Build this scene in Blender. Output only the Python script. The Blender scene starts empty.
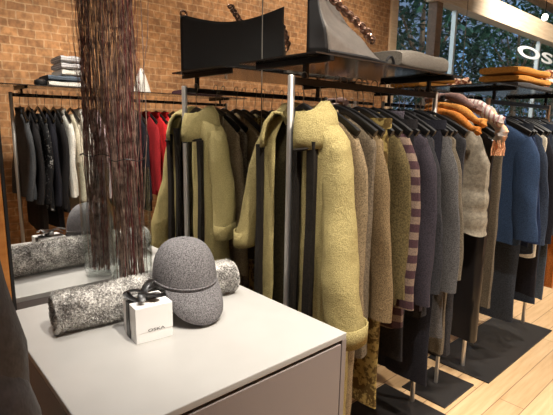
import bpy, math, random
from math import sin, cos, pi, radians, sqrt, atan2
random.seed(7)
S = bpy.context.scene
COL = S.collection
YM = 1.544                      # mirror face

# ------------------------------------------------------------------ materials
def nmat(name):
    m = bpy.data.materials.new(name); m.use_nodes = True
    nt = m.node_tree; nt.nodes.clear()
    o = nt.nodes.new('ShaderNodeOutputMaterial'); b = nt.nodes.new('ShaderNodeBsdfPrincipled')
    nt.links.new(b.outputs[0], o.inputs[0])
    return m, nt, b
def c4(c): return (c[0], c[1], c[2], 1)
def srgb(r, g, b):
    f = lambda v: (v/255/12.92 if v/255 <= .04045 else ((v/255+.055)/1.055)**2.4)
    return (f(r), f(g), f(b))
def plain(name, c, rough=.5, metal=0, spec=.5, emit=None, es=0):
    m, nt, b = nmat(name)
    b.inputs['Base Color'].default_value = c4(c); b.inputs['Roughness'].default_value = rough
    b.inputs['Metallic'].default_value = metal; b.inputs['Specular IOR Level'].default_value = spec
    if emit: b.inputs['Emission Color'].default_value = c4(emit); b.inputs['Emission Strength'].default_value = es
    return m
def ramp(nt, stops, interp='LINEAR'):
    r = nt.nodes.new('ShaderNodeValToRGB'); r.color_ramp.interpolation = interp
    e = r.color_ramp.elements
    while len(e) < len(stops): e.new(.5)
    for i, (p, c) in enumerate(stops): e[i].position = p; e[i].color = c4(c)
    return r
def objco(nt, scale=(1, 1, 1)):
    t = nt.nodes.new('ShaderNodeTexCoord'); mp = nt.nodes.new('ShaderNodeMapping')
    mp.inputs['Scale'].default_value = scale
    nt.links.new(t.outputs['Object'], mp.inputs[0]); return mp
def noise(nt, co, scale, detail=3, rough=.6):
    n = nt.nodes.new('ShaderNodeTexNoise'); n.inputs['Scale'].default_value = scale
    n.inputs['Detail'].default_value = detail; n.inputs['Roughness'].default_value = rough
    nt.links.new(co.outputs[0], n.inputs['Vector']); return n
def bump(nt, b, src, strength=.3, dist=.01):
    u = nt.nodes.new('ShaderNodeBump'); u.inputs['Strength'].default_value = strength; u.inputs['Distance'].default_value = dist
    nt.links.new(src, u.inputs['Height']); nt.links.new(u.outputs[0], b.inputs['Normal'])
def cloth(name, c1, c2, scale=160, lo=.35, hi=.65, rough=.9, bs=.35, bd=.004, spec=.2, sheen=.0, fold=14):
    m, nt, b = nmat(name)
    co = objco(nt); n = noise(nt, co, scale, 2, .7)
    r = ramp(nt, [(lo, c1), (hi, c2)]); nt.links.new(n.outputs[0], r.inputs[0])
    nt.links.new(r.outputs[0], b.inputs['Base Color'])
    b.inputs['Roughness'].default_value = rough; b.inputs['Specular IOR Level'].default_value = spec
    b.inputs['Sheen Weight'].default_value = sheen
    n2 = noise(nt, co, fold, 4, .6); ad = nt.nodes.new('ShaderNodeMath'); ad.operation = 'MULTIPLY_ADD'
    nt.links.new(n2.outputs[0], ad.inputs[0]); ad.inputs[1].default_value = 2.0
    nt.links.new(n.outputs[0], ad.inputs[2])
    bump(nt, b, ad.outputs[0], bs, bd)
    return m
def fab(name, rgb, k=.55, **kw):
    """woven cloth: a colour and the same colour's darker yarn"""
    c = srgb(*rgb); return cloth(name, tuple(v*k for v in c), tuple(min(1, v*1.25) for v in c), **kw)
def stripes(name, c1, c2, period, frac=.5, axis='Z'):
    m, nt, b = nmat(name); co = objco(nt)
    sp = nt.nodes.new('ShaderNodeSeparateXYZ'); nt.links.new(co.outputs[0], sp.inputs[0])
    a = nt.nodes.new('ShaderNodeMath'); a.operation = 'DIVIDE'; a.inputs[1].default_value = period
    nt.links.new(sp.outputs[axis], a.inputs[0])
    f = nt.nodes.new('ShaderNodeMath'); f.operation = 'FRACT'; nt.links.new(a.outputs[0], f.inputs[0])
    r = ramp(nt, [(0, c1), (frac, c2)], 'CONSTANT'); nt.links.new(f.outputs[0], r.inputs[0])
    n = noise(nt, co, 180, 2); mx = nt.nodes.new('ShaderNodeMixRGB'); mx.blend_type = 'MULTIPLY'; mx.inputs[0].default_value = .7
    nt.links.new(r.outputs[0], mx.inputs[1]); nr = ramp(nt, [(.3, (.45, .45, .45)), (.7, (1.2, 1.2, 1.2))])
    nt.links.new(n.outputs[0], nr.inputs[0]); nt.links.new(nr.outputs[0], mx.inputs[2])
    nt.links.new(mx.outputs[0], b.inputs['Base Color']); b.inputs['Roughness'].default_value = .95
    bump(nt, b, n.outputs[0], .3, .004); return m

M = {}
M['chrome'] = plain('satin_steel', srgb(214, 211, 206), .36, .85)
M['blackmetal'] = plain('black_metal', srgb(38, 36, 35), .38, .6)
M['shelf'] = plain('smoked_shelf', srgb(44, 40, 38), .12, .25, .8)
M['plate'] = plain('floor_plate', srgb(42, 39, 38), .42, .3)
M['hanger'] = plain('black_hanger', srgb(20, 19, 20), .33)
M['hook'] = plain('hanger_wire', srgb(150, 142, 132), .3, .9)
M['white'] = plain('white_card', srgb(246, 245, 243), .55)
M['blacksatin'] = plain('black_satin', srgb(16, 15, 16), .3, 0, .6, )
M['ink'] = plain('grey_ink', srgb(62, 62, 64), .7)
M['tag'] = plain('tag_card', srgb(235, 232, 226), .6)
M['tabletop'] = cloth('tabletop_lacquer', srgb(168, 166, 163), srgb(174, 172, 169), 6, .3, .7, .32, .02, .001, .45)
M['tablebody'] = plain('table_side_lacquer', srgb(132, 122, 120), .45)
M['tabledark'] = plain('table_gap', srgb(30, 28, 28), .7)
M['mirror'] = plain('mirror_silver', (.90, .905, .90), .0, 1.0)
M['seam'] = plain('mirror_edge', srgb(120, 116, 108), .4, .3)
M['fur'] = cloth('grey_fur', srgb(70, 68, 66), srgb(226, 223, 218), 150, .36, .62, .95, .6, .01)
M['hair'] = cloth('grey_fur_tips', srgb(96, 94, 92), srgb(240, 238, 234), 130, .36, .6, .95, .1, .002)
def furmat(name, dark, mid, light, sc):
    m, nt, b = nmat(name); co = objco(nt); n = noise(nt, co, sc, 2, .7); n2 = noise(nt, co, 16, 3, .6)
    ad = nt.nodes.new('ShaderNodeMath'); ad.operation = 'MULTIPLY_ADD'; ad.inputs[1].default_value = .9; nt.links.new(n2.outputs[0], ad.inputs[0]); nt.links.new(n.outputs[0], ad.inputs[2])
    r = ramp(nt, [(.72, dark), (.95, mid), (1.15, light)]); sc2 = nt.nodes.new('ShaderNodeMath'); sc2.operation = 'MULTIPLY'; sc2.inputs[1].default_value = .82
    r.color_ramp.elements[0].position = .60; r.color_ramp.elements[1].position = .78; r.color_ramp.elements[2].position = .92
    nt.links.new(ad.outputs[0], sc2.inputs[0]); nt.links.new(sc2.outputs[0], r.inputs[0]); nt.links.new(r.outputs[0], b.inputs['Base Color'])
    b.inputs['Roughness'].default_value = .95; b.inputs['Specular IOR Level'].default_value = .1; return m
M['fur'] = furmat('grey_fur', srgb(74, 71, 69), srgb(150, 147, 143), srgb(222, 219, 214), 190)
M['hair'] = furmat('grey_fur_tips', srgb(92, 89, 87), srgb(176, 173, 169), srgb(240, 238, 234), 190)
M['cap'] = cloth('grey_melange_wool', srgb(62, 60, 62), srgb(142, 139, 141), 330, .34, .68, .95, .5, .003)
M['twig'] = cloth('dark_twig_bark', srgb(70, 52, 46), srgb(164, 136, 122), 30, .35, .7, .6, .1, .002)
M['twigred'] = cloth('red_twig_bark', srgb(70, 30, 32), srgb(132, 64, 66), 30, .35, .7, .55, .1, .002)
M['leather'] = cloth('grey_leather', srgb(92, 87, 83), srgb(106, 100, 95), 40, .3, .7, .3, .12, .002, .7)
M['blackleather'] = plain('black_leather', srgb(22, 21, 23), .5)
M['chain'] = plain('bronze_chain', srgb(150, 120, 104), .28, .9)
M['concrete'] = plain('pavement', srgb(110, 112, 115), .9)
M['oak'] = None

def wood(name, c1, c2, plank=None, rough=.45):
    m, nt, b = nmat(name); co = objco(nt, (1.2, 14, 14))
    n = noise(nt, co, 2.2, 5, .6); r = ramp(nt, [(.3, c1), (.72, c2)]); nt.links.new(n.outputs[0], r.inputs[0])
    out = r.outputs[0]
    if plank:
        co2 = objco(nt); br = nt.nodes.new('ShaderNodeTexBrick'); br.inputs['Scale'].default_value = 1
        br.inputs['Brick Width'].default_value = 1.6; br.inputs['Row Height'].default_value = plank
        br.inputs['Mortar Size'].default_value = .0025; br.offset = .37
        br.inputs['Color1'].default_value = (1, 1, 1, 1); br.inputs['Color2'].default_value = (.82, .8, .78, 1); br.inputs['Mortar'].default_value = (.35, .3, .26, 1)
        nt.links.new(co2.outputs[0], br.inputs['Vector'])
        mx = nt.nodes.new('ShaderNodeMixRGB'); mx.blend_type = 'MULTIPLY'; mx.inputs[0].default_value = 1
        nt.links.new(out, mx.inputs[1]); nt.links.new(br.outputs[0], mx.inputs[2]); out = mx.outputs[0]
    nt.links.new(out, b.inputs['Base Color']); b.inputs['Roughness'].default_value = rough
    return m
M['floor'] = wood('oak_floor', srgb(198, 162, 118), srgb(224, 192, 150), .13, .4)
M['oak'] = wood('pale_oak_trim', srgb(196, 168, 136), srgb(222, 198, 168))
M['orangewood'] = wood('orange_pine', srgb(186, 116, 52), srgb(214, 146, 76))
M['brownwood'] = wood('brown_mullion', srgb(112, 84, 62), srgb(140, 106, 80))
M['paint'] = plain('white_plaster', srgb(214, 208, 198), .85)
M['ceil'] = plain('ceiling_paint', srgb(120, 112, 104), .9)

def brickmat():
    m, nt, b = nmat('old_brick'); t = nt.nodes.new('ShaderNodeTexCoord')
    sp = nt.nodes.new('ShaderNodeSeparateXYZ'); cb = nt.nodes.new('ShaderNodeCombineXYZ')
    nt.links.new(t.outputs['Object'], sp.inputs[0]); nt.links.new(sp.outputs['X'], cb.inputs['X']); nt.links.new(sp.outputs['Z'], cb.inputs['Y'])
    br = nt.nodes.new('ShaderNodeTexBrick'); br.inputs['Scale'].default_value = 1
    br.inputs['Brick Width'].default_value = .125; br.inputs['Row Height'].default_value = .066; br.inputs['Mortar Size'].default_value = .007
    br.inputs['Mortar Smooth'].default_value = .8
    br.inputs['Color1'].default_value = c4(srgb(140, 100, 66)); br.inputs['Color2'].default_value = c4(srgb(166, 122, 82)); br.inputs['Mortar'].default_value = c4(srgb(174, 142, 108))
    nd = nt.nodes.new('ShaderNodeTexNoise'); nd.inputs['Scale'].default_value = 7; nd.inputs['Detail'].default_value = 3
    nt.links.new(t.outputs['Object'], nd.inputs['Vector'])
    vm = nt.nodes.new('ShaderNodeVectorMath'); vm.operation = 'MULTIPLY_ADD'; vm.inputs[1].default_value = (.05, .022, 0)
    nt.links.new(nd.outputs['Color'], vm.inputs[0]); nt.links.new(cb.outputs[0], vm.inputs[2])
    nt.links.new(vm.outputs[0], br.inputs['Vector'])
    n = nt.nodes.new('ShaderNodeTexNoise'); n.inputs['Scale'].default_value = 1.6; n.inputs['Detail'].default_value = 6; n.inputs['Roughness'].default_value = .7
    nt.links.new(t.outputs['Object'], n.inputs['Vector'])
    r = ramp(nt, [(.32, (.55, .55, .56)), (.68, (1.25, 1.15, 1.0))]); nt.links.new(n.outputs[0], r.inputs[0])
    mx = nt.nodes.new('ShaderNodeMixRGB'); mx.blend_type = 'MULTIPLY'; mx.inputs[0].default_value = .8
    nt.links.new(br.outputs[0], mx.inputs[1]); nt.links.new(r.outputs[0], mx.inputs[2])
    n2 = nt.nodes.new('ShaderNodeTexNoise'); n2.inputs['Scale'].default_value = 24; n2.inputs['Detail'].default_value = 4
    nt.links.new(t.outputs['Object'], n2.inputs['Vector'])
    r2 = ramp(nt, [(.35, (.6, .57, .54)), (.62, (1.15, 1.15, 1.15))]); nt.links.new(n2.outputs[0], r2.inputs[0])
    m2 = nt.nodes.new('ShaderNodeMixRGB'); m2.blend_type = 'MULTIPLY'; m2.inputs[0].default_value = .8
    nt.links.new(mx.outputs[0], m2.inputs[1]); nt.links.new(r2.outputs[0], m2.inputs[2])
    nt.links.new(m2.outputs[0], b.inputs['Base Color']); b.inputs['Roughness'].default_value = .9
    bump(nt, b, br.outputs['Fac'], -.5, .006); return m
M['brick'] = brickmat()
def glassmat(name, tint, refl):
    m = bpy.data.materials.new(name); m.use_nodes = True; nt = m.node_tree; nt.nodes.clear()
    o = nt.nodes.new('ShaderNodeOutputMaterial'); tr = nt.nodes.new('ShaderNodeBsdfTransparent'); g = nt.nodes.new('ShaderNodeBsdfGlossy')
    tr.inputs[0].default_value = c4(tint); g.inputs['Roughness'].default_value = .02
    lw = nt.nodes.new('ShaderNodeLayerWeight'); lw.inputs['Blend'].default_value = .5
    pw = nt.nodes.new('ShaderNodeMath'); pw.operation = 'POWER'; pw.inputs[1].default_value = 4; nt.links.new(lw.outputs['Facing'], pw.inputs[0])
    f = nt.nodes.new('ShaderNodeMath'); f.operation = 'MULTIPLY_ADD'; f.inputs[1].default_value = refl; f.inputs[2].default_value = .03; nt.links.new(pw.outputs[0], f.inputs[0])
    mx = nt.nodes.new('ShaderNodeMixShader'); nt.links.new(f.outputs[0], mx.inputs[0]); nt.links.new(tr.outputs[0], mx.inputs[1]); nt.links.new(g.outputs[0], mx.inputs[2])
    nt.links.new(mx.outputs[0], o.inputs[0]); return m
M['vase'] = glassmat('clear_glass', (.95, .965, .96), .95)
M['pane'] = glassmat('window_glass', (.93, .97, .97), .3)

# ------------------------------------------------------------------ mesh helpers
class MB:
    def __init__(s): s.v = []; s.f = []
    def add(s, vs, fs):
        n = len(s.v); s.v += [tuple(p) for p in vs]; s.f += [tuple(i+n for i in f) for f in fs]
    def box(s, x0, x1, y0, y1, z0, z1):
        s.add([(x0,y0,z0),(x1,y0,z0),(x1,y1,z0),(x0,y1,z0),(x0,y0,z1),(x1,y0,z1),(x1,y1,z1),(x0,y1,z1)],
              [(0,3,2,1),(4,5,6,7),(0,1,5,4),(1,2,6,5),(2,3,7,6),(3,0,4,7)])
    def loft(s, rings, cap0=True, cap1=True, closed=True):
        n = len(rings[0]); vs = [p for r in rings for p in r]; fs = []
        for i in range(len(rings)-1):
            for j in range(n if closed else n-1):
                a = i*n+j; b = i*n+(j+1) % n
                fs.append((a, b, b+n, a+n))
        if cap0: fs.append(tuple(range(n-1, -1, -1)))
        if cap1: fs.append(tuple((len(rings)-1)*n+j for j in range(n)))
        s.add(vs, fs)
    def tube(s, pts, r, n=8, cap=True, flat=1.0, up=(0, 0, 1)):
        """sweep along pts; r number or list; flat squashes the second axis"""
        rings = []
        for i, p in enumerate(pts):
            a = pts[max(0, i-1)]; b = pts[min(len(pts)-1, i+1)]
            d = [b[k]-a[k] for k in range(3)]; L = sqrt(sum(k*k for k in d)) or 1; d = [k/L for k in d]
            u = up if abs(sum(up[k]*d[k] for k in range(3))) < .97 else (1, 0, 0)
            e = (d[1]*u[2]-d[2]*u[1], d[2]*u[0]-d[0]*u[2], d[0]*u[1]-d[1]*u[0]); L = sqrt(sum(k*k for k in e)); e = [k/L for k in e]
            g = (e[1]*d[2]-e[2]*d[1], e[2]*d[0]-e[0]*d[2], e[0]*d[1]-e[1]*d[0])
            rr = r[i] if isinstance(r, (list, tuple)) else r
            rings.append([tuple(p[k]+e[k]*rr*cos(2*pi*j/n)+g[k]*rr*flat*sin(2*pi*j/n) for k in range(3)) for j in range(n)])
        s.loft(rings, cap, cap)
    def lathe(s, prof, cx=0, cy=0, n=32, cap0=True, cap1=True):
        s.loft([[(cx+r*cos(2*pi*j/n), cy+r*sin(2*pi*j/n), z) for j in range(n)] for r, z in prof], cap0, cap1)
    def build(s, name, mat, parent=None, smooth=True, loc=None, bevel=0, solid=0, sub=0):
        off = loc or (parent_loc(parent) if parent else (0, 0, 0))
        me = bpy.data.meshes.new(name)
        me.from_pydata([(x-off[0], y-off[1], z-off[2]) for x, y, z in s.v], [], s.f)
        me.materials.append(mat)
        if smooth:
            for p in me.polygons: p.use_smooth = True
            try: me.set_sharp_from_angle(angle=radians(40))
            except Exception: pass
        o = bpy.data.objects.new(name, me); COL.objects.link(o)
        if parent: o.parent = parent
        else: o.location = off
        if solid:
            k = o.modifiers.new('thick', 'SOLIDIFY'); k.thickness = solid; k.offset = 0
        if bevel:
            k = o.modifiers.new('bev', 'BEVEL'); k.width = bevel; k.segments = 2; k.limit_method = 'ANGLE'
        if sub:
            k = o.modifiers.new('sub', 'SUBSURF'); k.levels = sub; k.render_levels = sub
        return o
def parent_loc(p):
    x = y = z = 0
    while p: x += p.location[0]; y += p.location[1]; z += p.location[2]; p = p.parent
    return (x, y, z)
def tag(o, label, cat, group=None):
    o['label'] = label; o['category'] = cat
    if group: o['group'] = group
    return o
def thing(name, label, cat, loc, group=None):
    o = bpy.data.objects.new(name, None); o.empty_display_size = .1; COL.objects.link(o); o.location = loc
    return tag(o, label, cat, group)
def struct(o): o['kind'] = 'structure'; return o
def bx(name, dims, mat, parent=None, bevel=0):
    m = MB(); m.box(*dims); return m.build(name, mat, parent, smooth=False, bevel=bevel,
        loc=None if parent else ((dims[0]+dims[1])/2, (dims[2]+dims[3])/2, dims[4]))

def text_mesh(name, body, size, extrude, mat, space=1.0, offset=0.0, align='LEFT'):
    cu = bpy.data.curves.new('lettering_outline', 'FONT'); cu.body = body; cu.size = size; cu.extrude = extrude; cu.space_character = space; cu.offset = offset; cu.align_x = align
    tmp = bpy.data.objects.new('lettering_outline', cu); COL.objects.link(tmp)
    me = bpy.data.meshes.new_from_object(tmp.evaluated_get(bpy.context.evaluated_depsgraph_get()))
    bpy.data.objects.remove(tmp); bpy.data.curves.remove(cu)
    me.name = name; me.materials.clear(); me.materials.append(mat)
    o = bpy.data.objects.new(name, me); COL.objects.link(o); return o
# ------------------------------------------------------------------ room shell
X0, X1, YB, ZC = -2.4, 17.0, -1.15, 4.6
struct(bx('floor', (X0, X1, YB-.3, YM+.1, -.1, 0), M['floor']))
struct(bx('ceiling', (X0, X1, YB-.3, YM+.1, ZC, ZC+.1), M['ceil']))
struct(bx('wall_back', (X0, X1, YM+.045, YM+.2, 0, ZC), M['paint']))
struct(bx('wall_left', (X0-.1, X0, YB-.3, YM+.2, 0, ZC), M['paint']))
struct(bx('wall_right', (X1, X1+.1, YB-.3, YM+.2, 0, ZC), M['paint']))
WX0, WX1, WZ0, WZ1 = 6.02, 15.6, .35, 4.45
m = MB(); m.box(X0, WX0, YB-.3, YB, 0, ZC); m.box(WX1, X1, YB-.3, YB, 0, ZC)
m.box(WX0, WX1, YB-.3, YB, 0, WZ0); m.box(WX0, WX1, YB-.3, YB, WZ1, ZC)
struct(m.build('wall_front', M['brick'], smooth=False))
# shop window: jambs, mullions, header, panes
win = bpy.data.objects.new('window_1', None); COL.objects.link(win); win.location = (WX0, YB-.1, WZ0); struct(win)
for a, b, mm in ((WX0-.02, WX0+.16, 'oak'), (7.29, 7.47, 'brownwood'), (WX1-.16, WX1, 'oak')):
    bx('window_frame', (a, b, YB-.14, YB+.03, WZ0, WZ1), M[mm], win, .008)
for xm in (8.09, 12.2): bx('window_frame', (xm-.03, xm+.03, YB-.12, YB-.04, WZ0, 3.57), M['chrome'], win)
bx('window_frame', (WX0, WX1, YB-.14, YB+.03, WZ0, WZ0+.09), M['oak'], win, .008)
bx('window_pane', (WX0+.1, WX1-.1, YB-.095, YB-.085, WZ0+.05, WZ1), M['pane'], win)
struct(bx('trim_1', (7.2, WX1, YB-.14, YB+.10, 3.57, 3.96), M['oak'], bevel=.006))       # pale header beam
struct(bx('trim_2', (.10, .278, YM-.004, YM+.05, 0, 3.0), M['orangewood'], bevel=.006))     # wooden post beside the mirror
# wall of mirror, in panels
mir = thing('wall_mirror', 'tall frameless mirror covering the wall behind the table and racks', 'mirror', (1.284, YM, .04))
bx('backing_board', (.279, 7.0, YM+.006, YM+.04, .04, 3.05), M['tabledark'], mir)
bx('mirror_edge', (.279, .2865, YM-.004, YM+.02, .04, 3.05), M['tabledark'], mir)
for a, b in ((.288, 1.2825), (1.2865, 3.05), (3.0535, 4.85), (4.8535, 6.98)):
    bx('mirror_panel', (a, b, YM, YM+.006, .04, 3.05), M['mirror'], mir)
for a in (1.2845, 3.0518, 4.8518): bx('panel_seam', (a-.002, a+.002, YM-.001, YM+.006, .04, 3.05), M['seam'], mir)

# sign lettering on the window
sg = text_mesh('window_lettering', 'OS', .34, .006, plain('white_letter', srgb(240, 240, 236), .5), 1.08, .008)
sg.location = (10.85, YB-.03, 3.115); sg.rotation_euler = (pi/2, 0, 0); sg.scale = (5.0, 1.0, 1)
tag(sg, 'wide white letters OS on the upper glass of the shop window', 'sign')

# ------------------------------------------------------------------ outside
struct(bx('street', (-10, 120, -40, YB-.3, -.35, -.2), M['concrete']))
bl = thing('stone_building', 'blue-grey stone building seen across the street through the glass', 'building', (45, -16, -.2))
BS = plain('blue_stone', srgb(128, 140, 166), .8); BW = plain('building_glass', srgb(96, 146, 196), .15)
BD = plain('cornice_stone', srgb(104, 112, 134), .8)
bx('facade', (18, 90, -18, -16, -.2, 26), BS, bl)
for i in range(12):
    for j in range(5):
        x = 20+i*5.4; z = 1.2+j*4.6
        w = bx('building_window', (x, x+2.4, -16.05, -15.9, z, z+3.0), BW, bl)
for j in range(5): bx('cornice', (18, 90, -16.3, -15.8, 4.7+j*4.6, 5.1+j*4.6), BD, bl)
LEAF = [cloth('leaf_teal', srgb(22, 50, 42), srgb(62, 96, 82), 1.2, .35, .65, .6), cloth('leaf_green', srgb(26, 56, 36), srgb(78, 112, 78), 1.2, .35, .65, .6)]
def tree(x, y, h, r, rz, n, mat, label, trunk=True):
    t = thing('street_tree', label, 'tree', (x, y, -.2), 'street trees outside the window')
    m = MB()
    for i in range(n):
        while 1:
            p = [random.uniform(-1, 1) for _ in range(3)]; d = sum(k*k for k in p)
            if .12 < d < 1: break
        q = (x+p[0]*r, y+p[1]*r*.8, h+p[2]*rz)
        a, b = random.uniform(0, 2*pi), random.uniform(-.9, .9); s = random.uniform(.07, .17)
        ux, uy, uz = cos(a)*cos(b), sin(a)*cos(b), sin(b); vx, vy, vz = -sin(a), cos(a), random.uniform(-.4, .4)
        m.add([(q[0]-ux*s, q[1]-uy*s, q[2]-uz*s), (q[0]+vx*s*.5, q[1]+vy*s*.5, q[2]+vz*s*.5), (q[0]+ux*s, q[1]+uy*s, q[2]+uz*s), (q[0]-vx*s*.5, q[1]-vy*s*.5, q[2]-vz*s*.5)], [(0, 1, 2, 3)])
    m.build('crown', mat, t, smooth=False)
    m = MB(); m.tube([(x, y, -.2), (x+.05, y, h*.5), (x-.05, y, h+rz*.4)], [.16, .13, .05], 10)
    for k in range(6):
        a = k*1.05; m.tube([(x, y, h-rz*.5), (x+cos(a)*r*.35, y+sin(a)*r*.3, h), (x+cos(a)*r*.7, y+sin(a)*r*.6, h+rz*.4)], [.06, .04, .015], 6)
    m.build('trunk', M['brownwood'], t)
tree(12.6, -4.6, 4.2, 2.3, 2.4, 4200, LEAF[0], 'dark teal street tree filling the narrow end pane of the window')
tree(21.2, -5.2, 4.7, 2.5, 2.9, 4800, LEAF[1], 'broad green street tree beyond the middle of the window')
tree(26.6, -5.4, 4.4, 3.0, 3.0, 5200, LEAF[0], 'dark street tree behind the white OS lettering')

# ------------------------------------------------------------------ clothes racks
def rack(label, x0, x1, yc, H, px0, px1, sh, plates):
    t = thing('clothes_rack', label, 'clothes rack', ((x0+x1)/2, yc, 0))
    for a, b in plates: bx('base_plate', (a, b, yc-.2, yc+.2, 0, .008), M['plate'], t, .002)
    for x in (x0, x1):
        m = MB(); m.lathe([(.0125, .008), (.0125, H-.002), (.011, H)], x, yc, 20); m.build('post', M['chrome'], t)
    bx('hanging_rail', (x0+.012, x1-.012, yc-.009, yc+.009, H-.03, H-.006), M['blackmetal'], t, .002)
    if sh:
        sx0, sx1, sy0, sy1, sz = sh
        for x in (x0+.07, x1-.07):
            bx('shelf_bracket', (x-.01, x+.01, sy0-.01, sy1-.03, sz-.022, sz-.004), M['blackmetal'], t, .002)
            bx('bracket_post', (x-.008, x+.008, yc-.008, yc+.008, H-.006, sz-.022), M['blackmetal'], t)
        bx('top_shelf', (sx0, sx1, sy0, sy1, sz-.004, sz+.003), M['shelf'], t, .001)
    return t
SZ = 1.738
RY = 1.182
rack('steel clothes rack nearest the table, holding the olive hooded coat', 1.117, 2.09, RY, 1.672, 0, 0, (1.118, 2.115, 1.068, 1.485, SZ), [(1.06, 2.12)])
rack('steel clothes rack carrying the blue coats, orange throws on its shelf', 2.677, 3.665, RY, 1.672, 0, 0, (2.50, 3.74, 1.068, 1.485, SZ), [(2.60, 3.70)])
RB = -.6
rack('steel clothes rack along the brick wall with black and red jackets', .77, 2.62, RB, 1.70, 0, 0, (.55, 2.75, RB-.17, RB+.17, 1.745), [(.68, 1.1), (2.3, 2.70)])
st = thing('garment_stand', 'slim single-post clothes stand between the two tall racks', 'clothes stand', (2.36, 1.19, 0))
bx('base_plate', (2.17, 2.515, 1.03, 1.30, 0, .008), M['plate'], st, .002)
bx('post', (2.351, 2.369, 1.181, 1.199, .008, 1.66), M['chrome'], st, .002)
bx('hanging_rail', (2.15, 2.57, 1.173, 1.191, 1.642, 1.66), M['blackmetal'], st, .002)

# ------------------------------------------------------------------ hangers + garments
def hanger(x, yc, rail, W, nice, group, flip=1):
    nice = ' '.join(nice.split()[:11]).rstrip(',')
    t = thing('coat_hanger', 'black hanger carrying the '+nice, 'hanger', (x, yc, rail-.2), group)
    m = MB(); r = .016; pts = []
    for k in range(11):
        a = radians(205-k*23); pts.append((x, yc+r*cos(a)*flip, rail+.004+r*sin(a)+.0))
    pts.append((x, yc, rail-.05)); pts.append((x, yc, rail-.10))
    m.tube(pts, .0018, 6); m.build('hook', M['hook'], t)
    m = MB(); pts = []; rr = []
    for k in range(15):
        u = -1+2*k/14; pts.append((x, yc+u*W, rail-.098-.095*abs(u)**1.3)); rr.append(.012+.004*abs(u))
    m.tube(pts, rr, 8, True, .55, up=(1, 0, 0)); m.build('shoulder_bar', M['hanger'], t)
    return t

def sup(a, w, t, e=.75):
    c, s = cos(a), sin(a)
    return (w*math.copysign(abs(c)**e, c), t*math.copysign(abs(s)**e, s))
def torso(m, x, yc, zs, hem, W, T, flare, neck=.085, seed=0, n=36, wr=.005, cap1=True, slant=0, drop=.075):
    rnd = random.Random(seed); ph = [rnd.uniform(0, 6.28) for _ in range(6)]; fr = [rnd.uniform(2, 5), rnd.uniform(5, 9)]
    rows = [(zs+.055, neck*.9, T*.75), (zs+.05, neck, T*.8)]
    for k in range(1, 6):
        s = k/5; rows.append((zs+.05-drop*s**1.2, neck+(W-neck)*s, T*(.8+.2*s)))
    dz = drop-.075; rows += [(zs-.05-dz, W*1.02, T*1.05), (zs-.12-dz, W*1.0, T*1.1)]
    K = 14; z0 = zs-.12-dz
    for k in range(1, K+1):
        s = k/K; rows.append((z0+(hem-z0)*s, W*(1+(flare-1)*s), T*(1.1+.25*s)))
    rings = []
    for z, w, t in rows:
        g = min(1, max(0, (zs-.02-z)/.5)); ring = []
        for j in range(n):
            a = 2*pi*j/n; u, v = sup(a, w, t)
            wob = wr*g*(sin(fr[0]*a+ph[0]+z*3)+.7*sin(fr[1]*a+ph[1]-z*5)) + .35*wr*sin(9*z*3+ph[2]+a*2)
            zz = z + (slant*u if g > .9 else 0) + (.008*sin(3*a+ph[3]) if z <= hem+.001 else 0)
            ring.append((x+v+math.copysign(wob, v if abs(v) > 1e-6 else 1)+.006*g*sin(2*z*3+ph[4]), yc+u+wob*.5, zz))
        rings.append(ring)
    m.loft(rings, True, cap1)
def sleeve(m, x, yc, zs, W, side, end, r0, r1, T, seed=0, fwd=.0, out=.045, n=16):
    rnd = random.Random(seed+side*13); ph = rnd.uniform(0, 6); N = 14; rings = []
    L = zs-end
    for k in range(N+1):
        s = k/N
        u = side*(W-.040+.020*min(1, s*5)+(.020+out)*s + .006*sin(s*4+ph))
        z = zs-.005-L*s - .02*min(1, s*6)
        xx = x-fwd*s*s+.008*sin(5*s+ph); r = r0+(r1-r0)*s
        r *= min(1, .55+s*3.5)
        ring = []
        for j in range(n):
            a = 2*pi*j/n
            w = 1+.05*sin(3*a+ph+s*9)+.03*sin(s*22+ph+2*cos(a))
            ring.append((xx+T*1.0*(r/r0)*w*sin(a), yc+u+r*w*cos(a), z+side*0.3*0*cos(a)))
        rings.append(ring)
    k = rings[-1]; cx = sum(p[0] for p in k)/n; cy = sum(p[1] for p in k)/n
    rings.append([(cx+(p[0]-cx)*.8, cy+(p[1]-cy)*.8, p[2]+.002) for p in k])
    rings.append([(cx+(p[0]-cx)*.7, cy+(p[1]-cy)*.7, p[2]+.05) for p in k])
    m.loft(rings, True, True)
GID = [0]
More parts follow.
